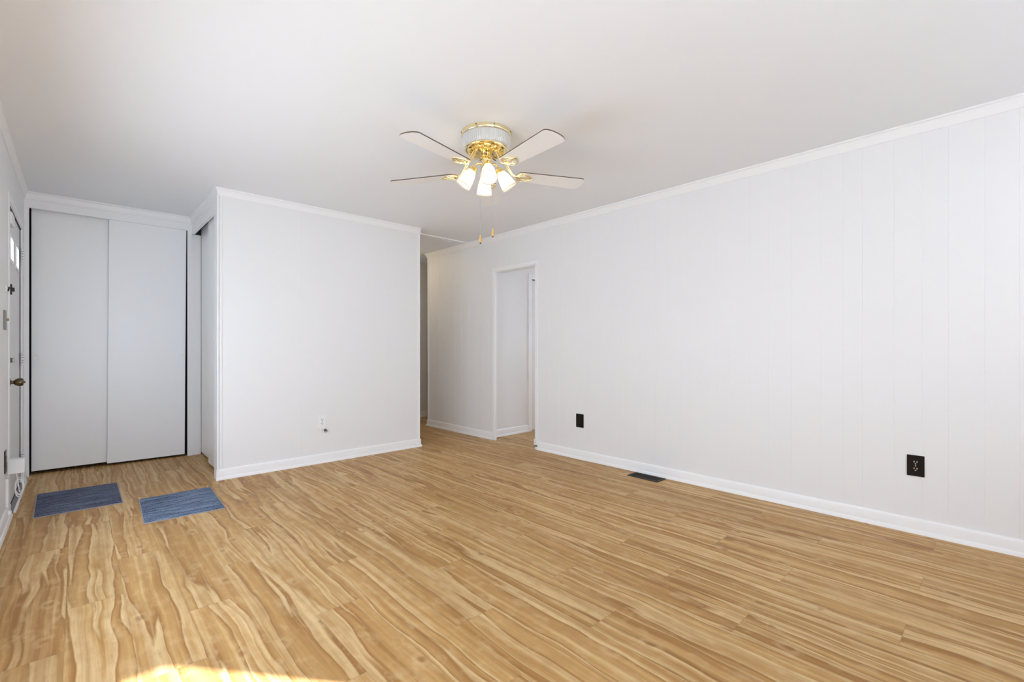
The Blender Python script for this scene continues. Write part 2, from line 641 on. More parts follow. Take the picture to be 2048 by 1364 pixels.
# entry wall on the left, with the entry door and the added window behind the view
E0, E1, EZ = 4.53, 5.465, 2.065
bm = boxes((XL - 0.12, XL, YB - 0.12, PW[0], 0, H), (XL - 0.12, XL, PW[0], PW[1], 0, PW[2]), (XL - 0.12, XL, PW[0], PW[1], PW[3], H),
           (XL - 0.12, XL, PW[1], E0, 0, H), (XL - 0.12, XL, E0, E1, EZ, H), (XL - 0.12, XL, E1, YH + 0.1, 0, H))
struct('wall_left', bm, 'wall_paint', 'white entry wall at the left edge holding the entry door', 'wall')
# wall behind the camera with the added glass door
bm = boxes((XL - 0.12, RW[0], YB - 0.12, YB, 0, H), (RW[1], GD[0], YB - 0.12, YB, 0, H), (RW[0], RW[1], YB - 0.12, YB, 0, RW[2]), (RW[0], RW[1], YB - 0.12, YB, RW[3], H), (GD[1], XR + 0.11, YB - 0.12, YB, 0, H), (GD[0], GD[1], YB - 0.12, YB, GD[3], H),
           (GD[0], GD[1], YB - 0.12, YB, 0, GD[2]))
struct('wall_rear', bm, 'wall_paint', 'white wall behind the camera with an added glass door', 'wall')
struct('wall_sun_block', boxes((1.35, 1.45, -3.5, YB - 0.12, -0.1, 3.3)), 'wall_paint', 'added outside wall that blocks the sun from the rear glass door', 'wall')  # added out of view to keep direct sun off the rear opening
# next room behind the doorway
YN = 4.31
bm = boxes((XR + 0.022, 4.40, YN, YN + 0.1, 0, H), (4.40, 5.16, YN, YN + 0.1, 2.03, H), (5.16, 6.4, YN, YN + 0.1, 0, H),
           (XR + 0.11, 6.4, 1.7, 1.8, 0, H), (6.3, 6.4, 1.8, IW[0], 0, H), (6.3, 6.4, IW[1], YN, 0, H),
           (6.3, 6.4, IW[0], IW[1], 0, IW[2]), (6.3, 6.4, IW[0], IW[1], IW[3], H), (4.3, 5.3, YN + 0.5, YN + 0.6, 0, H))
struct('wall_next_room', bm, 'wall_paint', 'white walls of the room seen through the doorway', 'wall')

# closet fronts: headers, jambs, insides coloured dark for their shade
HZ = 2.295
bm = boxes((XL, -0.295, YC, YC + 0.020, 0, HZ), (0.824, XS, YC, YC + 0.020, 0, HZ), (XL, XS, YC, YC + 0.022, HZ, H), (XL, XS, YC + 0.022, YC + 0.1, HZ + 0.06, H))
struct('wall_closet', bm, 'trim_paint', 'white frame and header around the sliding closet doors at the back', 'wall')
SZ = 2.262
bm = boxes((XS, XS + 0.022, YM + 0.1, YC, SZ, H), (XS, 0.940, YC + 0.012, YC + 0.02, 0, SZ), (XS + 0.022, 1.0, YM + 0.1, YC, SZ + 0.105, H))
struct('wall_side_closet', bm, 'trim_paint', 'white header and end jamb of the side closet', 'wall')
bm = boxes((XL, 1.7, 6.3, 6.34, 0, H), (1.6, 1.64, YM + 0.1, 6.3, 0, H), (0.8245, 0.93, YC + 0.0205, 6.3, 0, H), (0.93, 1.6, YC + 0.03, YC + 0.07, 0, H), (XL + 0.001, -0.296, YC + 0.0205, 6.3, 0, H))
struct('wall_closet_inside', bm, 'closet_shade', 'inside walls of the closets, coloured dark for the shade within', 'wall')
# sliding tracks
bm = boxes((-0.295, 0.824, YC + 0.022, YC + 0.1, HZ + 0.045, HZ + 0.06), (XS + 0.024, 0.985, YM + 0.11, YC, SZ + 0.085, SZ + 0.104))
struct('trim_1', bm, 'register_brown', 'dark sliding track above the closet doors', 'trim')


# ---- trims
def crown_seg(k, p, q, out, d, mp, mq, label):
    b = bm_new()
    sweep(b, crown(d), p, q, out, mp, mq)
    struct('trim_%d' % k, b, 'trim_paint', label, 'trim', smooth=30)


crown_seg(2, (XL, YB), (XL, YC), (1, 0), 0.026, -1, -1, 'white crown moulding along the entry wall')
crown_seg(3, (XL, YC), (XS, YC), (0, -1), 0.026, -1, -1, 'white crown moulding above the double closet doors')
crown_seg(4, (XS, YC), (XS, YM - 0.0), (-1, 0), 0.026, -1, 1, 'white crown moulding above the side closet')
crown_seg(5, (XS, YM), (XE, YM), (0, -1), 0.028, 1, 0.35, 'white crown moulding on the short middle wall')
crown_seg(6, (XR, YB), (XR, YE), (-1, 0), 0.036, -1, 1, 'white crown moulding along the long panelled wall')
crown_seg(7, (XR, YE), (5.3, YE), (0, 1), 0.036, 1, 0, 'white crown moulding round the end of the panelled wall')
crown_seg(8, (XE, YH), (5.3, YH), (0, -1), 0.03, 0, 0, 'white crown moulding at the end of the hall')


def base_obj(name, segs, label):
    b = bm_new()
    for s_ in segs:
        sweep(b, BASE, *s_)
    struct(name, b, 'trim_paint', label, 'baseboard', smooth=30)


base_obj('baseboard_right', [((XR, YB), (XR, D0 - 0.030), (-1, 0), -1, 0), ((XR, D1 + 0.04), (XR, YE), (-1, 0), 0, 1),
                             ((XR, YE), (5.3, YE), (0, 1), 1, 0)], 'white baseboard along the long panelled wall')
base_obj('baseboard_center', [((XS - 0.014, YM), (XE, YM), (0, -1), 0.4, 1), ((XE, YM), (XE, YM + 0.9), (1, 0), 1, 0)],
         'white baseboard under the short middle wall')
base_obj('baseboard_left', [((XL, YB), (XL, E0 - 0.07), (1, 0), -1, 0), ((XL, E1 + 0.065), (XL, YC), (1, 0), 0, -1)],
         'white baseboard along the entry wall')
base_obj('baseboard_next_room', [((XR + 0.022, YN), (4.335, YN), (0, -1), 0, 0)], 'white baseboard of the room beyond the doorway')
base_obj('baseboard_hall', [((XE, YH), (5.3, YH), (0, -1), 0, 0)], 'white baseboard at the end of the hall')
base_obj('baseboard_rear', [((RW[1], YB), (XR, YB), (0, 1), 0, 0)], 'white baseboard beside the added glass door')

# corner guards and casings
bm = boxes((XS - 0.014, XS - 0.002, YM - 0.014, YM + 0.0, 0.0, 2.366), (XS - 0.014, XS, YM, YM + 0.10, 0, 2.366), (XS + 0.010, XS + 0.022, YM - 0.007, YM, 0.088, 2.366), bevel=0.002)
struct('trim_9', bm, 'trim_paint', 'narrow white corner strip at the left end of the short wall', 'trim')
bm = boxes((XE - 0.025, XE + 0.004, YM - 0.004, YM, 0.088, 2.366), (XE, XE + 0.004, YM, YM + 0.1, 0.088, 2.366))
struct('trim_10', bm, 'trim_paint', 'narrow white corner strip at the hall end of the short wall', 'trim')
bm = boxes((XR - 0.008, XR, YE - 0.03, YE + 0.008, 0.088, 2.366), (XR - 0.008, XR + 0.03, YE, YE + 0.008, 0.088, 2.366), bevel=0.0015)
struct('trim_11', bm, 'trim_paint', 'white corner strip at the hall end of the panelled wall', 'trim')
bm = boxes((XR - 0.010, XR, D0 - 0.03, D0, 0, DZ + 0.03), (XR - 0.010, XR, D1, D1 + 0.04, 0, DZ + 0.03), (XR - 0.010, XR, D0, D1, DZ, DZ + 0.03), bevel=0.002)
for b in ((XR - 0.004, XR + 0.115, D0 - 0.0, D0 + 0.012, 0, DZ), (XR - 0.004, XR + 0.022, D1 - 0.004, D1, 0, DZ), (XR - 0.004, XR + 0.115, D0, D1, DZ - 0.012, DZ)):
    add_box(bm, *b)
struct('trim_12', bm, 'trim_paint', 'narrow white casing around the open doorway', 'trim')
# strip on the hall ceiling
struct('trim_13', boxes((XE + 0.02, 3.60, 4.648, 4.690, H - 0.013, H), bevel=0.002), 'trim_paint',
       'thin white strip across the hall ceiling', 'trim')
# entry door casing
bm = boxes((XL, XL + 0.004, E0 - 0.06, E0 - 0.008, 0, EZ + 0.06), (XL, XL + 0.006, E1 + 0.008, E1 + 0.065, 0, EZ + 0.06), (XL, XL + 0.004, E0 - 0.008, E1 + 0.008, EZ + 0.008, EZ + 0.06))
for b in ((XL - 0.12, XL, E0 - 0.001, E0 + 0.010, 0, EZ), (XL - 0.12, XL, E1 - 0.010, E1 + 0.001, 0, EZ), (XL - 0.12, XL, E0, E1, EZ - 0.008, EZ + 0.001)):
    add_box(bm, *b)
struct('trim_14', bm, 'trim_paint', 'white casing around the entry door', 'trim')
bm = boxes((XL - 0.10, XL + 0.018, E0 + 0.011, E1 - 0.011, 0, 0.012))
struct('trim_15', bm, 'sill_gray', 'grey metal threshold under the entry door', 'threshold')
bm = boxes((XL + 0.0185, XL + 0.032, E0 - 0.01, E1 + 0.02, 0, 0.017), bevel=0.004)
struct('trim_16', bm, 'trim_paint', 'white strip in front of the entry threshold', 'trim')
# casing of the door in the next room
bm = boxes((4.335, 4.392, YN - 0.014, YN, 0, 2.08), (5.17, 5.23, YN - 0.014, YN, 0, 2.08), (4.392, 5.17, YN - 0.014, YN, 2.022, 2.08))
struct('trim_17', bm, 'trim_paint', 'white casing of the door in the next room', 'trim')

# ------------------------------------------------------------------ entry door
DX = XL - 0.010                  # face of the door
lites = [(4.685, 4.875), (5.10, 5.29)]
LZ0, LZ1 = 1.715, 1.862
d1 = thing('door_1', 'white entry door with two small windows at the left edge', 'door', (DX - 0.02, (E0 + E1) / 2, 0.02))
tag(d1, kind='structure')
y0, y1 = E0 + 0.013, E1 - 0.013
bm = boxes((DX - 0.042, DX, y0, y1, 0.02, LZ0), (DX - 0.042, DX, y0, y1, LZ1, EZ - 0.016),
           (DX - 0.042, DX, y0, lites[0][0], LZ0, LZ1), (DX - 0.042, DX, lites[0][1], lites[1][0], LZ0, LZ1), (DX - 0.042, DX, lites[1][1], y1, LZ0, LZ1))
obj('door_leaf', bm, 'entry_door_paint', d1)
for a, b in lites:
    bm = boxes((DX, DX + 0.006, a - 0.02, a, LZ0 - 0.02, LZ1 + 0.02), (DX, DX + 0.006, b, b + 0.02, LZ0 - 0.02, LZ1 + 0.02),
               (DX, DX + 0.006, a, b, LZ1, LZ1 + 0.02), (DX, DX + 0.006, a, b, LZ0 - 0.02, LZ0))
    fr = obj('window_frame', bm, 'trim_paint', d1)
    obj('window_pane', boxes((DX - 0.024, DX - 0.018, a - 0.002, b + 0.002, LZ0 - 0.002, LZ1 + 0.002)), 'glass', fr)
for z in (1.85, 1.01, 0.205):
    bm = bm_new()
    for k in range(5):
        add_lathe(bm, [(0.0075, z - 0.05 + k * 0.021), (0.0075, z - 0.034 + k * 0.021)], 10, Matrix.Translation((XL + 0.007, E1 - 0.004, 0)))
    add_box(bm, XL + 0.0005, XL + 0.0025, E1 - 0.05, E1 + 0.03, z - 0.05, z + 0.05)
    hg = obj('hinge', bm, 'white_plastic', d1, smooth=40)
    bm = bm_new()
    add_lathe(bm, [(0.0045, z - 0.05), (0.0045, z + 0.05)], 10, Matrix.Translation((XL + 0.007, E1 - 0.004, 0)))
    obj('hinge_pin', bm, 'pewter', hg, smooth=40)


def door_axis(y, z):              # local z pointing into the room
    return Matrix.Translation((DX, y, z)) @ Matrix.Rotation(R(90), 4, 'Y')


bm = bm_new()
add_lathe(bm, [(0.031, 0.0), (0.031, 0.004), (0.026, 0.010), (0.012, 0.014), (0.012, 0.026), (0.021, 0.032), (0.027, 0.046), (0.027, 0.062), (0.022, 0.070), (0.008, 0.073), (0.006, 0.080)], 24, door_axis(4.60, 0.866))
kn = obj('door_knob', bm, 'bronze', d1, smooth=40)
bm = bm_new()
add_lathe(bm, [(0.022, 0.0), (0.022, 0.007), (0.017, 0.012)], 20, door_axis(4.60, 1.016))
add_box(bm, DX + 0.012, DX + 0.028, 4.595, 4.605, 1.000, 1.032, bevel=0.002)
obj('deadbolt', bm, 'pewter', d1, smooth=40)
bm = boxes((DX, DX + 0.004, 4.66, 4.76, 1.493, 1.513), bevel=0.001)
add_box(bm, DX, DX + 0.010, 4.70, 4.72, 1.468, 1.54, bevel=0.002)
add_box(bm, DX + 0.003, DX + 0.022, 4.69, 4.73, 1.490, 1.516, bevel=0.003)
tag(obj('chain_slide', bm, 'black', d1), 'black chain slide')
bm = boxes((DX, DX + 0.018, 4.60, 4.78, 1.94, 2.02), bevel=0.003)
tag(obj('alarm_sensor', bm, 'white_plastic', d1), 'white sensor box at the top of the door')
bm = boxes((DX - 0.02, DX + 0.004, y0 + 0.02, y1 - 0.02, 0.012, 0.02))
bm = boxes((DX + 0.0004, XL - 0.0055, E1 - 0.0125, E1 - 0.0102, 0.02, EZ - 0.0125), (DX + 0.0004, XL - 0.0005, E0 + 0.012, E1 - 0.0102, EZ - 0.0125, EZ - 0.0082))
obj('reveal_shade', bm, 'black', d1)  # black strips paint in the shade of the recessed door edge
bm = boxes((DX - 0.02, DX + 0.004, y0 + 0.02, y1 - 0.02, 0.012, 0.02))
obj('door_sweep', bm, 'black', d1)

# chain keeper on the casing
t = thing('chain_keeper', 'small black chain keeper on the entry wall beside the door', 'door chain', (XL + 0.004, 4.33, 1.475))
bm = boxes((XL, XL + 0.006, 4.31, 4.39, 1.455, 1.492), bevel=0.001)
obj('plate', bm, 'white_plastic', t)
bm = bm_new()
add_tube(bm, [(XL + 0.008, 4.375, 1.487), (XL + 0.016, 4.36, 1.487), (XL + 0.012, 4.34, 1.478), (XL + 0.009, 4.335, 1.460)], 0.004)
obj('chain', bm, 'black', t, smooth=60)

# ------------------------------------------------------------------ sliding closet doors


def slider(name, label, axis, a0, a1, face, back, z0, z1, pull_at, lean=0.0):
    if axis == 'x':
        loc = ((a0 + a1) / 2, (face + back) / 2, z0)
    else:
        loc = ((face + back) / 2, (a0 + a1) / 2, z0)
    t_ = tag(thing(name, label, 'sliding closet door', loc), kind='structure')
    s = 1 if axis == 'x' else -1
    f0, f1 = min(face, back), max(face, back)
    bm_ = boxes((a0, a1, f0, f1, z0, z1) if axis == 'x' else (f0, f1, a0, a1, z0, z1), bevel=0.0015)
    obj('door_leaf', bm_, 'closet_door_paint', t_)
    if pull_at is not None:
        bm_ = bm_new()
        zc = 1.012
        ax = Matrix.Translation((pull_at, face, zc)) @ Matrix.Rotation(R(90), 4, 'X')
        if axis == 'y':
            ax = Matrix.Translation((face, pull_at, zc)) @ Matrix.Rotation(R(-90), 4, 'Y')
        # oval cup pull: stretched lathe with a sunk middle
        prof = [(0.0165, 0.0), (0.0165, 0.0032), (0.0140, 0.0036), (0.012, 0.0008), (0.003, 0.0005)]
        add_lathe(bm_, prof, 24, ax @ Matrix.Scale(2.0, 4, (0, 1, 0) if axis == 'x' else (1, 0, 0)))
        obj('finger_pull', bm_, 'closet_door_paint', t_, smooth=40)
    if lean:
        t_.rotation_euler = (0, R(lean), 0)
    return t_


slider('door_2', 'left sliding closet door in the back, behind its neighbour', 'x', -0.2845, 0.245, YC + 0.062, YC + 0.086, 0.032, HZ + 0.04, -0.257)
slider('door_3', 'right sliding closet door in the back, with a dark gap at its right', 'x', 0.208, 0.803, YC + 0.024, YC + 0.048, 0.022, HZ + 0.04, 0.778, lean=0.35)
slider('door_4', 'front sliding door of the side closet next to the corner strip', 'y', 4.62, 5.15, 0.905, 0.927, 0.02, SZ + 0.045, None)
slider('door_5', 'rear sliding door of the side closet, half hidden', 'y', 5.00, YC + 0.008, 0.942, 0.964, 0.02, SZ + 0.068, None)

# panelled door in the next room
t = tag(thing('door_6', 'white panelled door in the room beyond the doorway', 'door', (4.78, YN + 0.02, 0.015)), kind='structure')
bm = boxes((4.397, 5.165, YN + 0.012, YN + 0.045, 0.015, 2.012))
for x0, x1 in ((4.397, 4.50), (4.735, 4.83), (5.06, 5.165)):
    add_box(bm, x0, x1, YN + 0.004, YN + 0.012, 0.015, 2.012)
for z0, z1 in ((0.015, 0.25), (0.86, 1.06), (1.90, 2.012)):
    for x0, x1 in ((4.50, 4.735), (4.83, 5.06)):
        add_box(bm, x0, x1, YN + 0.004, YN + 0.012, z0, z1)
obj('door_leaf', bm, 'entry_door_paint', t)
bm = bm_new()
add_lathe(bm, [(0.03, 0), (0.03, 0.004), (0.011, 0.01), (0.011, 0.03), (0.026, 0.04), (0.026, 0.055), (0.012, 0.064)], 20,
          Matrix.Translation((5.10, YN + 0.004, 0.95)) @ Matrix.Rotation(R(90), 4, 'X'))
obj('door_knob', bm, 'polished_brass', t, smooth=40)
bm = boxes((4.402, 4.47, YN - 0.004, YN + 0.004, 1.992, 2.012))
tag(obj('door_closer', bm, 'pewter', t), 'dark metal plate at the top of the door')

# ------------------------------------------------------------------ windows behind and beside the camera
t = tag(thing('window_1', 'high window in the wall behind the camera', 'window', ((GD[0] + GD[1]) / 2, YB - 0.06, GD[2])), kind='structure')
xm = (GD[0] + GD[1]) / 2
bm = bm_new()
fw = 0.045
for x0, x1 in ((GD[0], GD[0] + fw), (GD[1] - fw, GD[1]), (xm - 0.03, xm + 0.03)):
    add_box(bm, x0, x1, YB - 0.115, YB - 0.075, GD[2], GD[3])
for z0, z1 in ((GD[2], GD[2] + fw), (GD[3] - fw, GD[3])):
    add_box(bm, GD[0] + fw, GD[1] - fw, YB - 0.115, YB - 0.075, z0, z1)
obj('window_frame', bm, 'trim_paint', t)
obj('window_pane', boxes((GD[0] + fw, xm - 0.03, YB - 0.097, YB - 0.093, GD[2] + fw, GD[3] - fw), (xm + 0.03, GD[1] - fw, YB - 0.097, YB - 0.093, GD[2] + fw, GD[3] - fw)), 'glass', t)
t = tag(thing('window_4', 'added glass door behind the camera that lights the closet end', 'glass door', ((RW[0] + RW[1]) / 2, YB - 0.06, RW[2])), kind='structure')
bm = bm_new()
for a, b in ((RW[0], RW[0] + fw), (RW[1] - fw, RW[1])):
    add_box(bm, a, b, YB - 0.115, YB - 0.075, RW[2], RW[3])
for z0, z1 in ((RW[2], RW[2] + fw), (RW[3] - fw, RW[3])):
    add_box(bm, RW[0] + fw, RW[1] - fw, YB - 0.115, YB - 0.075, z0, z1)
obj('window_frame', bm, 'trim_paint', t)
obj('window_pane', boxes((RW[0] + fw, RW[1] - fw, YB - 0.097, YB - 0.093, RW[2] + fw, RW[3] - fw)), 'glass', t)
t = tag(thing('window_2', 'unseen window in the entry wall, sized to light the room', 'window', (XL - 0.06, (PW[0] + PW[1]) / 2, PW[2])), kind='structure')
bm = bm_new()
pm = (PW[0] + PW[1]) / 2
for a, b in ((PW[0], PW[0] + fw), (PW[1] - fw, PW[1]), (pm - 0.025, pm + 0.025)):
    add_box(bm, XL - 0.10, XL - 0.05, a, b, PW[2], PW[3])
for z0, z1 in ((PW[2], PW[2] + fw), (PW[3] - fw, PW[3])):
    add_box(bm, XL - 0.10, XL - 0.05, PW[0] + fw, PW[1] - fw, z0, z1)
obj('window_frame', bm, 'trim_paint', t)
obj('window_pane', boxes((XL - 0.077, XL - 0.073, PW[0] + fw, pm - 0.025, PW[2] + fw, PW[3] - fw), (XL - 0.077, XL - 0.073, pm + 0.025, PW[1] - fw, PW[2] + fw, PW[3] - fw)), 'glass', t)
t = tag(thing('window_3', 'window of the next room, out of sight', 'window', (6.35, (IW[0] + IW[1]) / 2, IW[2])), kind='structure')
bm = bm_new()
for a, b in ((IW[0], IW[0] + fw), (IW[1] - fw, IW[1])):
    add_box(bm, 6.33, 6.37, a, b, IW[2], IW[3])
for z0, z1 in ((IW[2], IW[2] + fw), (IW[3] - fw, IW[3])):
    add_box(bm, 6.33, 6.37, IW[0] + fw, IW[1] - fw, z0, z1)
obj('window_frame', bm, 'trim_paint', t)
obj('window_pane', boxes((6.348, 6.352, IW[0] + fw, IW[1] - fw, IW[2] + fw, IW[3] - fw)), 'glass', t)

# ------------------------------------------------------------------ ceiling fan
FC = Vector((1.858, 2.212, H))
fan = thing('ceiling_fan', 'brass and white five-blade ceiling fan with four lit glass shades', 'ceiling fan', FC)


def fobj(name, bm_, mat, smooth=40, parent=None, extra=()):
    o = obj(name, bm_, mat, parent or fan, smooth=smooth, local=True, extra_mats=extra)
    return o


bm = bm_new()
add_lathe(bm, [(0.150, 0.0), (0.156, -0.001), (0.157, -0.004), (0.156, -0.021), (0.153, -0.025), (0.148, -0.026)], 64)
fobj('ceiling_plate', bm, 'polished_brass')
for k, a in enumerate((207, 247, 300, 20, 90, 150)):
    bm = bm_new()
    add_lathe(bm, [(0.004, 0), (0.004, 0.002), (0.002, 0.003)], 10,
              Matrix.Translation((0.1562 * math.cos(R(a)), 0.1562 * math.sin(R(a)), -0.009)) @ Matrix.Rotation(R(a), 4, 'Z') @ Matrix.Rotation(R(90), 4, 'Y'))
    fobj('screw', bm, 'bronze')
bm = bm_new()
add_lathe(bm, [(0.147, -0.026), (0.151, -0.028), (0.152, -0.040), (0.151, -0.06), (0.147, -0.08), (0.139, -0.094), (0.130, -0.098)], 132, ribs=1, rib_amp=-0.0035)
fobj('motor_housing', bm, 'acrylic', smooth=20)
bm = bm_new()
add_lathe(bm, [(0.128, -0.094), (0.136, -0.097), (0.136, -0.104), (0.128, -0.108), (0.118, -0.108)], 64)
fobj('housing_ring', bm, 'polished_brass')
bm = bm_new()
add_lathe(bm, [(0.120, -0.106), (0.116, -0.112), (0.085, -0.122), (0.06, -0.126), (0.05, -0.128)], 64)
for k in range(20):
    a = 2 * math.pi * k / 20
    mtx = Matrix.Rotation(a, 4, 'Z')
    vs = add_box(bm, 0.062, 0.112, -0.006, 0.006, -0.1285, -0.116)
    bmesh.ops.transform(bm, matrix=mtx, verts=vs)
fobj('flywheel', bm, 'brass')
bm = bm_new()
add_lathe(bm, [(0.028, -0.124), (0.034, -0.128), (0.034, -0.150), (0.030, -0.154), (0.022, -0.156)], 32)
sw = fobj('switch_housing', bm, 'brass')
ca = R(226.8)
bm = bm_new()
add_lathe(bm, [(0.007, 0), (0.007, 0.003), (0.004, 0.006)], 12, Matrix.Rotation(ca, 4, 'Z') @ Matrix.Translation((0.034, 0, -0.139)) @ Matrix.Rotation(R(90), 4, 'Y'))
fobj('reverse_switch', bm, 'pewter', parent=sw)
bm = bm_new()
add_lathe(bm, [(0.018, -0.154), (0.030, -0.158), (0.032, -0.166), (0.029, -0.172), (0.029, -0.205), (0.034, -0.212), (0.034, -0.226), (0.026, -0.238), (0.012, -0.246), (0.006, -0.256), (0.003, -0.262)], 32)
kit = fobj('light_fitter', bm, 'brass')

# blades and brackets
BZ = -0.241
PITCH = R(7)


def blade_outline():
    # local: x along the blade from the hub, y across
    pts = []
    x0, x1, w0, w1 = 0.190, 0.657, 0.056, 0.073
    n_ = 10
    for k in range(n_ + 1):               # rounded root
        a = math.pi / 2 + math.pi * k / n_
        pts.append((x0 + 0.035 + 0.035 * math.cos(a) * 1.0, w0 * math.sin(a)))
    r = 0.022
    for (cx, cy, a0) in ((x1 - r - 0.012, -(w1 - r), -90), ):
        for k in range(5):
            a = R(a0 + 70 * k / 4)
            pts.append((cx + r * math.cos(a), cy + r * math.sin(a)))
    for k in range(1, 8):                 # gently bowed tip
        v = -1 + 2 * k / 8
        pts.append((x1 - 0.010 * v * v, v * (w1 - 0.014)))
    for k in range(5):
        a = R(20 + 70 * k / 4)
        pts.append((x1 - r - 0.012 + r * math.cos(a), (w1 - r) + r * math.sin(a)))
    return pts


for k in range(5):
    th = R(47.39 + 72 * k)
    rot = Matrix.Rotation(th, 4, 'Z')
    tilt = Matrix.Translation((0, 0, BZ)) @ Matrix.Rotation(-PITCH, 4, 'X')
    bm = bm_new()
    lo, hi, sides = add_prism(bm, blade_outline(), -0.003, 0.003, rot @ tilt)
    hi.material_index = 1
    for f in sides:
        f.material_index = 1
    fobj('fan_blade', bm, 'blade_white', smooth=None, extra=('blade_wood',))
    bm = bm_new()
    for s in (-1, 1):
        path = [(0.070, s * 0.012, -0.118), (0.100, s * 0.012, -0.128), (0.125, s * 0.011, -0.165), (0.148, s * 0.009, -0.205), (0.170, s * 0.007, -0.236), (0.198, s * 0.006, -0.2475), (0.215, s * 0.010, -0.248)]
        add_tube(bm, [rot @ Vector(p) for p in path], 0.0045, 8)
    # leaf shaped plate under the blade with two openings
    pl = rot @ tilt

    def leaf(s_):
        out = []
        for q in range(25):
            t_ = q / 24
            out.append((0.198 + 0.105 * t_, s_ * max(0.003, 0.058 * math.sin(math.pi * t_ ** 0.8) ** 0.8 * (1 - 0.35 * t_))))
        return out
    # rim ribs of the leaf
    for s in (-1, 1):
        add_tube(bm, [pl @ Vector((x, y, -0.006)) for x, y in leaf(s)], 0.0042, 6)
        add_tube(bm, [pl @ Vector((x, y * 0.45, -0.006)) for x, y in leaf(s)[2:22]], 0.003, 6)
    add_tube(bm, [pl @ Vector((x, 0, -0.006)) for x in (0.198, 0.24, 0.28, 0.306)], [0.006, 0.0045, 0.004, 0.002], 6)
    for s in (-1, 1):
        add_tube(bm, [pl @ Vector(p) for p in ((0.212, 0, -0.006), (0.225, s * 0.018, -0.006), (0.236, s * 0.042, -0.006))], 0.003, 6)
    fobj('blade_bracket', bm, 'polished_brass', smooth=60)

# light kit: arm, socket, shade and bulb, four times
AXIS_R, AXIS_Z = 0.53, -0.848
for k, az in enumerate((236, 326, 56, 146)):
    a = R(az)
    rot = Matrix.Rotation(a, 4, 'Z')
    bm = bm_new()
    add_tube(bm, [rot @ Vector(p) for p in ((0.026, 0, -0.190), (0.045, 0, -0.186), (0.060, 0, -0.190), (0.070, 0, -0.204), (0.078, 0, -0.222))], 0.006, 10)
    # local -Z is the axis of the lamp
    ax = rot @ Matrix.Translation((0.075, 0, -0.215)) @ Matrix.Rotation(-math.atan2(AXIS_R, -AXIS_Z), 4, 'Y')
    arm = fobj('lamp_arm', bm, 'brass', smooth=60)
    bm = bm_new()
    add_lathe(bm, [(0.010, 0.006), (0.017, 0.002), (0.019, -0.012), (0.026, -0.016), (0.029, -0.020), (0.029, -0.030), (0.026, -0.032)], 28, ax)
    for q in range(3):
        b_ = R(120 * q)
        add_tube(bm, [ax @ Vector((0.028 * math.cos(b_), 0.028 * math.sin(b_), -0.025)), ax @ Vector((0.038 * math.cos(b_), 0.038 * math.sin(b_), -0.025))], 0.0025, 8)
    fobj('lamp_socket', bm, 'brass', parent=arm)
    # shade keeps its own axes so that its glow runs along it
    bm = bm_new()
    outer = [(0.0245, -0.022), (0.026, -0.034), (0.031, -0.046), (0.036, -0.060), (0.0405, -0.080), (0.044, -0.100), (0.0475, -0.122), (0.0495, -0.135)]
    add_lathe(bm, outer, 36, caps=False)
    sh = fobj('lamp_shade', bm, 'frosted_shade', smooth=60)
    sh.matrix_local = ax
    so = sh.modifiers.new('thickness', 'SOLIDIFY')
    so.thickness = 0.0022
    bm = bm_new()
    add_lathe(bm, [(0.010, -0.03), (0.012, -0.045), (0.019, -0.062), (0.021, -0.075), (0.017, -0.088), (0.008, -0.096), (0.001, -0.098)], 20)
    bu = obj('light_bulb', bm, 'lit_bulb', None, smooth=60, local=True)
    bu.parent = sh

# pull chains
def cam_off(lat, tow):
    # lateral (screen right) and toward-camera offset at the fan
    f_ = Vector((math.cos(R(CAM_AZ)), math.sin(R(CAM_AZ))))
    r_ = Vector((f_.y, -f_.x))
    v_ = r_ * lat - f_ * tow
    return v_.x, v_.y


for lat, zb in ((-0.0365, -0.688), (0.040, -0.648)):
    x, y = cam_off(lat, 0.030)
    x0, y0_ = cam_off(lat * 0.8, 0.018)
    bm = bm_new()
    zt = -0.142
    add_tube(bm, [(x0, y0_, zt), (x, y, zt - 0.006), (x, y, zt - 0.02)], 0.003, 8)
    n_ = 150
    zs = [zt - 0.012 - (zt - 0.012 - (zb + 0.05)) * q / n_ for q in range(n_ + 1)]
    add_tube(bm, [(x, y, z) for z in zs], [0.0011 if q % 2 else 0.0005 for q in range(n_ + 1)], 6)
    ch = fobj('pull_chain', bm, 'steel', smooth=60)
    bm = bm_new()
    T = Matrix.Translation((x, y, zb))
    add_lathe(bm, [(0.0015, 0.054), (0.004, 0.050), (0.0055, 0.042), (0.0085, 0.028), (0.009, 0.018), (0.0075, 0.008), (0.005, 0.004)], 20, T)
    pe = fobj('pull_pendant', bm, 'pendant_wood', parent=ch, smooth=60)
    bm = bm_new()
    add_lathe(bm, [(0.005, 0.005), (0.0052, 0.002), (0.003, -0.003), (0.001, -0.004)], 16, T)
    tag(fobj('pendant_tip', bm, 'blade_wood', parent=ch, smooth=60), 'dark brown tip')

# ------------------------------------------------------------------ outlets and wall plates


def wall_frame(wall, u, z):
    """local axes: x along the wall (to the viewer's right), y up, z out of the wall"""
    if wall == 'right':            # faces -X, viewer's right is -Y
        m_ = Matrix(((0, 0, -1, XR), (-1, 0, 0, u), (0, 1, 0, z), (0, 0, 0, 1)))
    elif wall == 'center':         # faces -Y, viewer's right is +X
        m_ = Matrix(((1, 0, 0, u), (0, 0, -1, YM), (0, 1, 0, z), (0, 0, 0, 1)))
    else:                          # left wall faces +X, viewer's right is +Y
        m_ = Matrix(((0, 0, 1, XL), (1, 0, 0, u), (0, 1, 0, z), (0, 0, 0, 1)))
    return m_


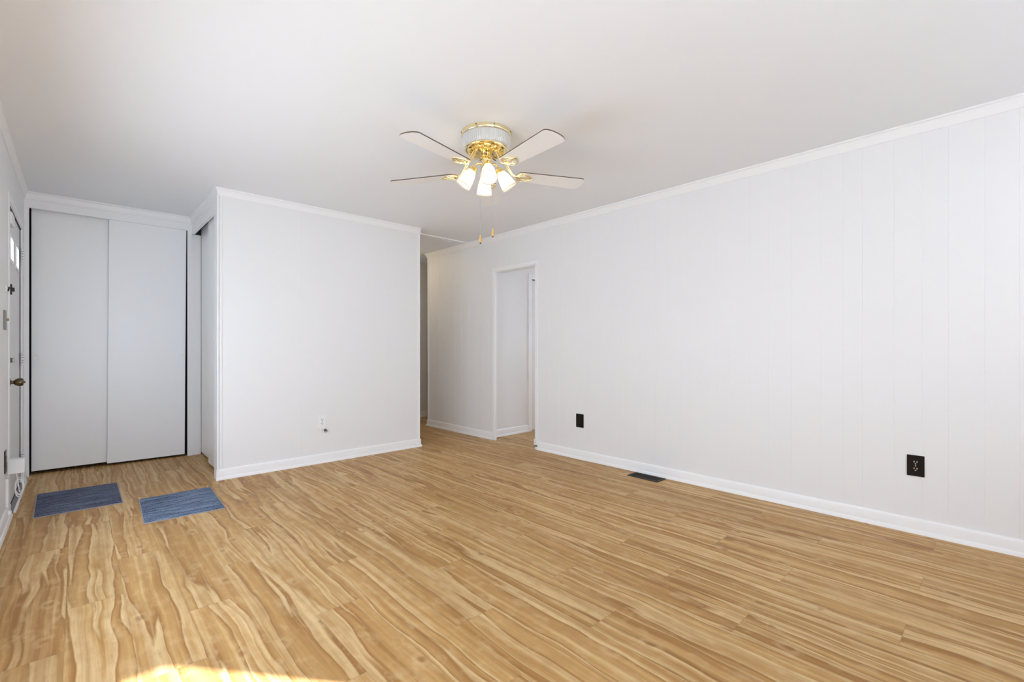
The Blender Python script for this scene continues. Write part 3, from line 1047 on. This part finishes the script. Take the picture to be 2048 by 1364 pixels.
def wall_box(bm_, M_, x0, x1, y0, y1, z0, z1, bevel=0.0):
    b = bm_new()
    add_box(b, x0, x1, y0, y1, z0, z1, bevel=bevel)
    me = bpy.data.meshes.new('tmp')
    bmesh.ops.transform(b, matrix=M_, verts=b.verts)
    b.to_mesh(me)
    b.free()
    bm_.from_mesh(me)
    bpy.data.meshes.remove(me)


def outlet(name, label, wall, u, z, w_, h_, plate_mat, slot_mat, face_mat, group=None):
    M_ = wall_frame(wall, u, z)
    t_ = thing(name, label, 'outlet', M_ @ Vector((0, 0, 0)))
    b = bm_new()
    wall_box(b, M_, -w_ / 2, w_ / 2, -h_ / 2, h_ / 2, 0, 0.006, bevel=0.0022)
    obj('cover_plate', b, plate_mat, t_)
    for s in (-1, 1):
        b = bm_new()
        pts = []
        for q in range(24):
            a = 2 * math.pi * q / 24
            pts.append((max(-0.0135, min(0.0135, 0.0172 * math.cos(a))), s * 0.0195 + max(-0.0142, min(0.0142, 0.0172 * math.sin(a)))))
        add_prism(b, pts, 0.006, 0.0078, M_)
        rc = obj('receptacle', b, face_mat, t_)
        b = bm_new()
        for x in (-0.0065, 0.0065):
            wall_box(b, M_, x - 0.0021, x + 0.0021, s * 0.0195 + 0.000, s * 0.0195 + 0.009, 0.0078, 0.0083)
        add_lathe(b, [(0.0034, 0.0078), (0.0034, 0.0083)], 12, M_ @ Matrix.Translation((0, s * 0.0195 - 0.0075, 0)))
        obj('slots', b, slot_mat, rc)
    b = bm_new()
    add_lathe(b, [(0.0032, 0.006), (0.003, 0.0075), (0.0015, 0.008)], 12, M_)
    obj('screw', b, slot_mat, t_, smooth=40)
    return t_


outlet('wall_outlet', 'dark brown wall outlet nearest the right edge, low on the panelled wall', 'right', 0.371, 0.400, 0.080, 0.124, 'dark_plastic', 'steel', 'dark_plastic', None)
outlet('wall_outlet', 'dark brown wall outlet on the panelled wall near the open doorway', 'right', 2.891, 0.379, 0.092, 0.134, 'dark_plastic', 'black', 'dark_plastic', None)
outlet('wall_outlet', 'white wall outlet low on the short middle wall', 'center', 1.712, 0.392, 0.078, 0.128, 'white_plastic', 'black', 'white_plastic', None)

# brass cable stub below the white outlet
M_ = wall_frame('center', 1.741, 0.310)
t = thing('cable_stub', 'short brass coaxial cable end poking from the short wall below the white outlet', 'cable', M_ @ Vector((0, 0, 0)))
bm = bm_new()
add_lathe(bm, [(0.012, 0.0), (0.012, 0.003), (0.0085, 0.004), (0.0085, 0.014), (0.0065, 0.015), (0.0065, 0.03)], 6, M_)
obj('connector', bm, 'bronze', t)
bm = bm_new()
pts = []
for q in range(26):
    a = q / 25 * 2 * math.pi * 1.4
    pts.append(M_ @ Vector((0.011 * math.cos(a) - 0.001, 0.011 * math.sin(a) - 0.002 - 0.0002 * q, 0.020 + 0.0006 * q)))
add_tube(bm, pts, 0.003, 8)
obj('cable', bm, 'bronze', t, smooth=60)

# switch plate and outlet on the entry wall
M_ = wall_frame('left', 4.235, 1.272)
t = thing('light_switch', 'dark metal light switch plate on the entry wall before the door', 'light switch', M_ @ Vector((0, 0, 0)))
bm = bm_new()
wall_box(bm, M_, -0.045, 0.045, -0.060, 0.060, 0, 0.007, bevel=0.003)
obj('cover_plate', bm, 'pewter', t)
bm = bm_new()
wall_box(bm, M_, -0.004, 0.004, -0.006, 0.010, 0.006, 0.020, bevel=0.001)
obj('toggle', bm, 'bronze', t)
t = outlet('wall_outlet', 'dark wall outlet low on the entry wall, partly behind the white adapter', 'left', 4.26, 0.392, 0.08, 0.14, 'dark_plastic', 'steel', 'dark_plastic')

# plug-in adapter with a looped cord
M_ = wall_frame('left', 4.30, 0.352)
t = thing('power_adapter', 'white plug-in power adapter with a bundled cord in the entry wall outlet', 'power adapter', M_ @ Vector((0, 0, 0.008)))
bm = bm_new()
wall_box(bm, M_, -0.03, 0.035, -0.045, 0.045, 0.0085, 0.085, bevel=0.005)
obj('adapter_body', bm, 'white_plastic', t)
bm = bm_new()
pts = [M_ @ Vector((0.02, -0.043, 0.045))]
for q in range(64):
    s = q / 63
    a = s * 2 * math.pi * 3.0
    pts.append(M_ @ Vector((0.07 + 0.03 * math.sin(a * 0.5 + 1), -0.14 - 0.05 * math.cos(a) - 0.02 * s, 0.055 + 0.018 * math.sin(a))))
add_tube(bm, pts, 0.0028, 8)
obj('cord', bm, 'white_plastic', t, smooth=60)

# cord channel on the wall, and the round plate at its foot
t = thing('cord_channel', 'white vertical cord channel on the entry wall below the outlet', 'cord cover', (XL, 4.33, 0.075))
bm = boxes((XL, XL + 0.013, 4.30, 4.36, 0.095, 0.275), bevel=0.003)
obj('channel', bm, 'white_plastic', t)
bm = bm_new()
add_tube(bm, [(XL + 0.008, 4.33, 0.275), (XL + 0.012, 4.32, 0.30), (XL + 0.010, 4.30, 0.315)], 0.004, 8)
obj('cord', bm, 'white_plastic', t, smooth=60)
t = thing('cable_jack', 'small white jack with a dark hole on the baseboard before the entry door', 'jack', (XL + 0.012, 4.31, 0.055))
bm = bm_new()
mt = Matrix.Translation((XL + 0.012, 4.31, 0.055)) @ Matrix.Rotation(R(90), 4, 'Y')
add_lathe(bm, [(0.018, 0.0), (0.018, 0.008), (0.012, 0.014), (0.006, 0.015)], 20, mt)
obj('plate', bm, 'white_plastic', t, smooth=40)
bm = bm_new()
add_lathe(bm, [(0.005, 0.0145), (0.005, 0.017)], 12, mt)
obj('hole', bm, 'black', t)

# little box at the foot of the doorway casing
t = thing('phone_jack', 'small white box at the foot of the doorway casing', 'jack', (XR - 0.01, D0 - 0.014, 0.06))
bm = boxes((XR - 0.030, XR - 0.0105, D0 - 0.030, D0 + 0.004, 0.052, 0.112), bevel=0.003)
obj('box', bm, 'white_plastic', t)
bm = bm_new()
add_lathe(bm, [(0.004, 0), (0.004, 0.002)], 12, Matrix.Translation((XR - 0.030, D0 - 0.016, 0.082)) @ Matrix.Rotation(R(-90), 4, 'Y'))
obj('screw', bm, 'pewter', t)
bm = boxes((XR - 0.026, XR - 0.0105, D0 - 0.032, D0 + 0.002, 0.034, 0.0515), bevel=0.004)
obj('cable_clip', bm, 'pewter', t)

# ------------------------------------------------------------------ floor register
t = thing('floor_register', 'brown metal floor vent beside the panelled wall', 'vent', (3.527, 2.094, 0.0))
bm = bm_new()
x0, x1, y0, y1 = 3.458, 3.597, 1.952, 2.238
for b in ((x0, x0 + 0.018, y0, y1, 0, 0.006), (x1 - 0.022, x1, y0, y1, 0, 0.006), (x0 + 0.018, x1 - 0.022, y0, y0 + 0.02, 0, 0.006), (x0 + 0.018, x1 - 0.022, y1 - 0.02, y1, 0, 0.006)):
    add_box(bm, *b, bevel=0.0015)
obj('register_frame', bm, 'register_brown', t)
bm = boxes((x0 + 0.018, x1 - 0.022, y0 + 0.02, y1 - 0.02, 0.0003, 0.0012))
obj('register_well', bm, 'black', t)
bm = bm_new()
for k in range(22):
    yy = y0 + 0.026 + k * 0.0107
    add_box(bm, x0 + 0.018, x1 - 0.022, yy, yy + 0.0045, 0.0015, 0.0045)
add_box(bm, (x0 + x1) / 2 - 0.005, (x0 + x1) / 2 + 0.001, y0 + 0.02, y1 - 0.02, 0.0015, 0.005)
obj('louvers', bm, 'register_brown', t)

# ------------------------------------------------------------------ door mats


def door_mat(label, quad, pile):
    cx = sum(p[0] for p in quad) / 4
    cy = sum(p[1] for p in quad) / 4
    t_ = thing('door_mat', label, 'door mat', (cx, cy, 0.0), group='door mats by the entry')
    ang = math.atan2(quad[1][1] - quad[0][1], quad[1][0] - quad[0][0])

    def pt(u_, v_):
        a = Vector(quad[0]).lerp(Vector(quad[1]), u_)
        b = Vector(quad[3]).lerp(Vector(quad[2]), u_)
        return a.lerp(b, v_)
    # woven backing with a pale bound edge
    b = bm_new()
    nseg = 24
    rim = [pt(k / nseg, 0) for k in range(nseg)] + [pt(1, k / nseg) for k in range(nseg)] + [pt(1 - k / nseg, 1) for k in range(nseg)] + [pt(0, 1 - k / nseg) for k in range(nseg)]
    add_prism(b, [(p.x, p.y) for p in rim], 0.0, 0.0045)
    obj('backing', b, 'mat_binding', t_)
    # ribbed pile
    b = bm_new()
    nu, nv = 60, 76
    e = 0.012
    grid = []
    for v_ in range(nv + 1):
        row = []
        for u_ in range(nu + 1):
            fu, fv = e + (1 - 2 * e) * u_ / nu, e + (1 - 2 * e) * v_ / nv
            p = pt(fu, fv)
            edge = min(u_, nu - u_, v_, nv - v_)
            z = 0.0045 + (0.0 if edge == 0 else 0.0055 + 0.0016 * math.sin(v_ * math.pi / 2 + 0.6 * math.sin(u_ * 0.35)) + random.uniform(-0.0009, 0.0009))
            row.append(b.verts.new((p.x, p.y, z)))
        grid.append(row)
    for v_ in range(nv):
        for u_ in range(nu):
            b.faces.new((grid[v_][u_], grid[v_][u_ + 1], grid[v_ + 1][u_ + 1], grid[v_ + 1][u_]))
    obj('pile', b, pile, t_, smooth=80)
    return t_


door_mat('slate ribbed door mat lying nearest the entry door', [(-0.206, 4.285), (0.242, 4.283), (0.243, 4.951), (-0.218, 4.964)], 'rug_pile_slate')
door_mat('paler blue ribbed door mat lying farther from the entry door', [(0.304, 3.676), (0.747, 3.660), (0.770, 4.300), (0.327, 4.294)], 'rug_pile_blue')

# ------------------------------------------------------------------ hall lamp round the corner
t = thing('hall_light', 'round warm ceiling light in the hall, hidden behind the short wall', 'ceiling light', (3.02, 5.75, H))
bm = bm_new()
add_lathe(bm, [(0.13, 0.0), (0.14, -0.004), (0.14, -0.02), (0.12, -0.024)], 40, Matrix.Translation((3.02, 5.75, H)))
obj('lamp_base', bm, 'polished_brass', t, smooth=40)
bm = bm_new()
add_lathe(bm, [(0.125, -0.024), (0.122, -0.05), (0.10, -0.075), (0.06, -0.09), (0.01, -0.094)], 40, Matrix.Translation((3.02, 5.75, H)))
lamp_glass('hall_glass', (1.0, 0.82, 0.56), 11.0)
obj('lamp_shade', bm, 'hall_glass', t, smooth=60)
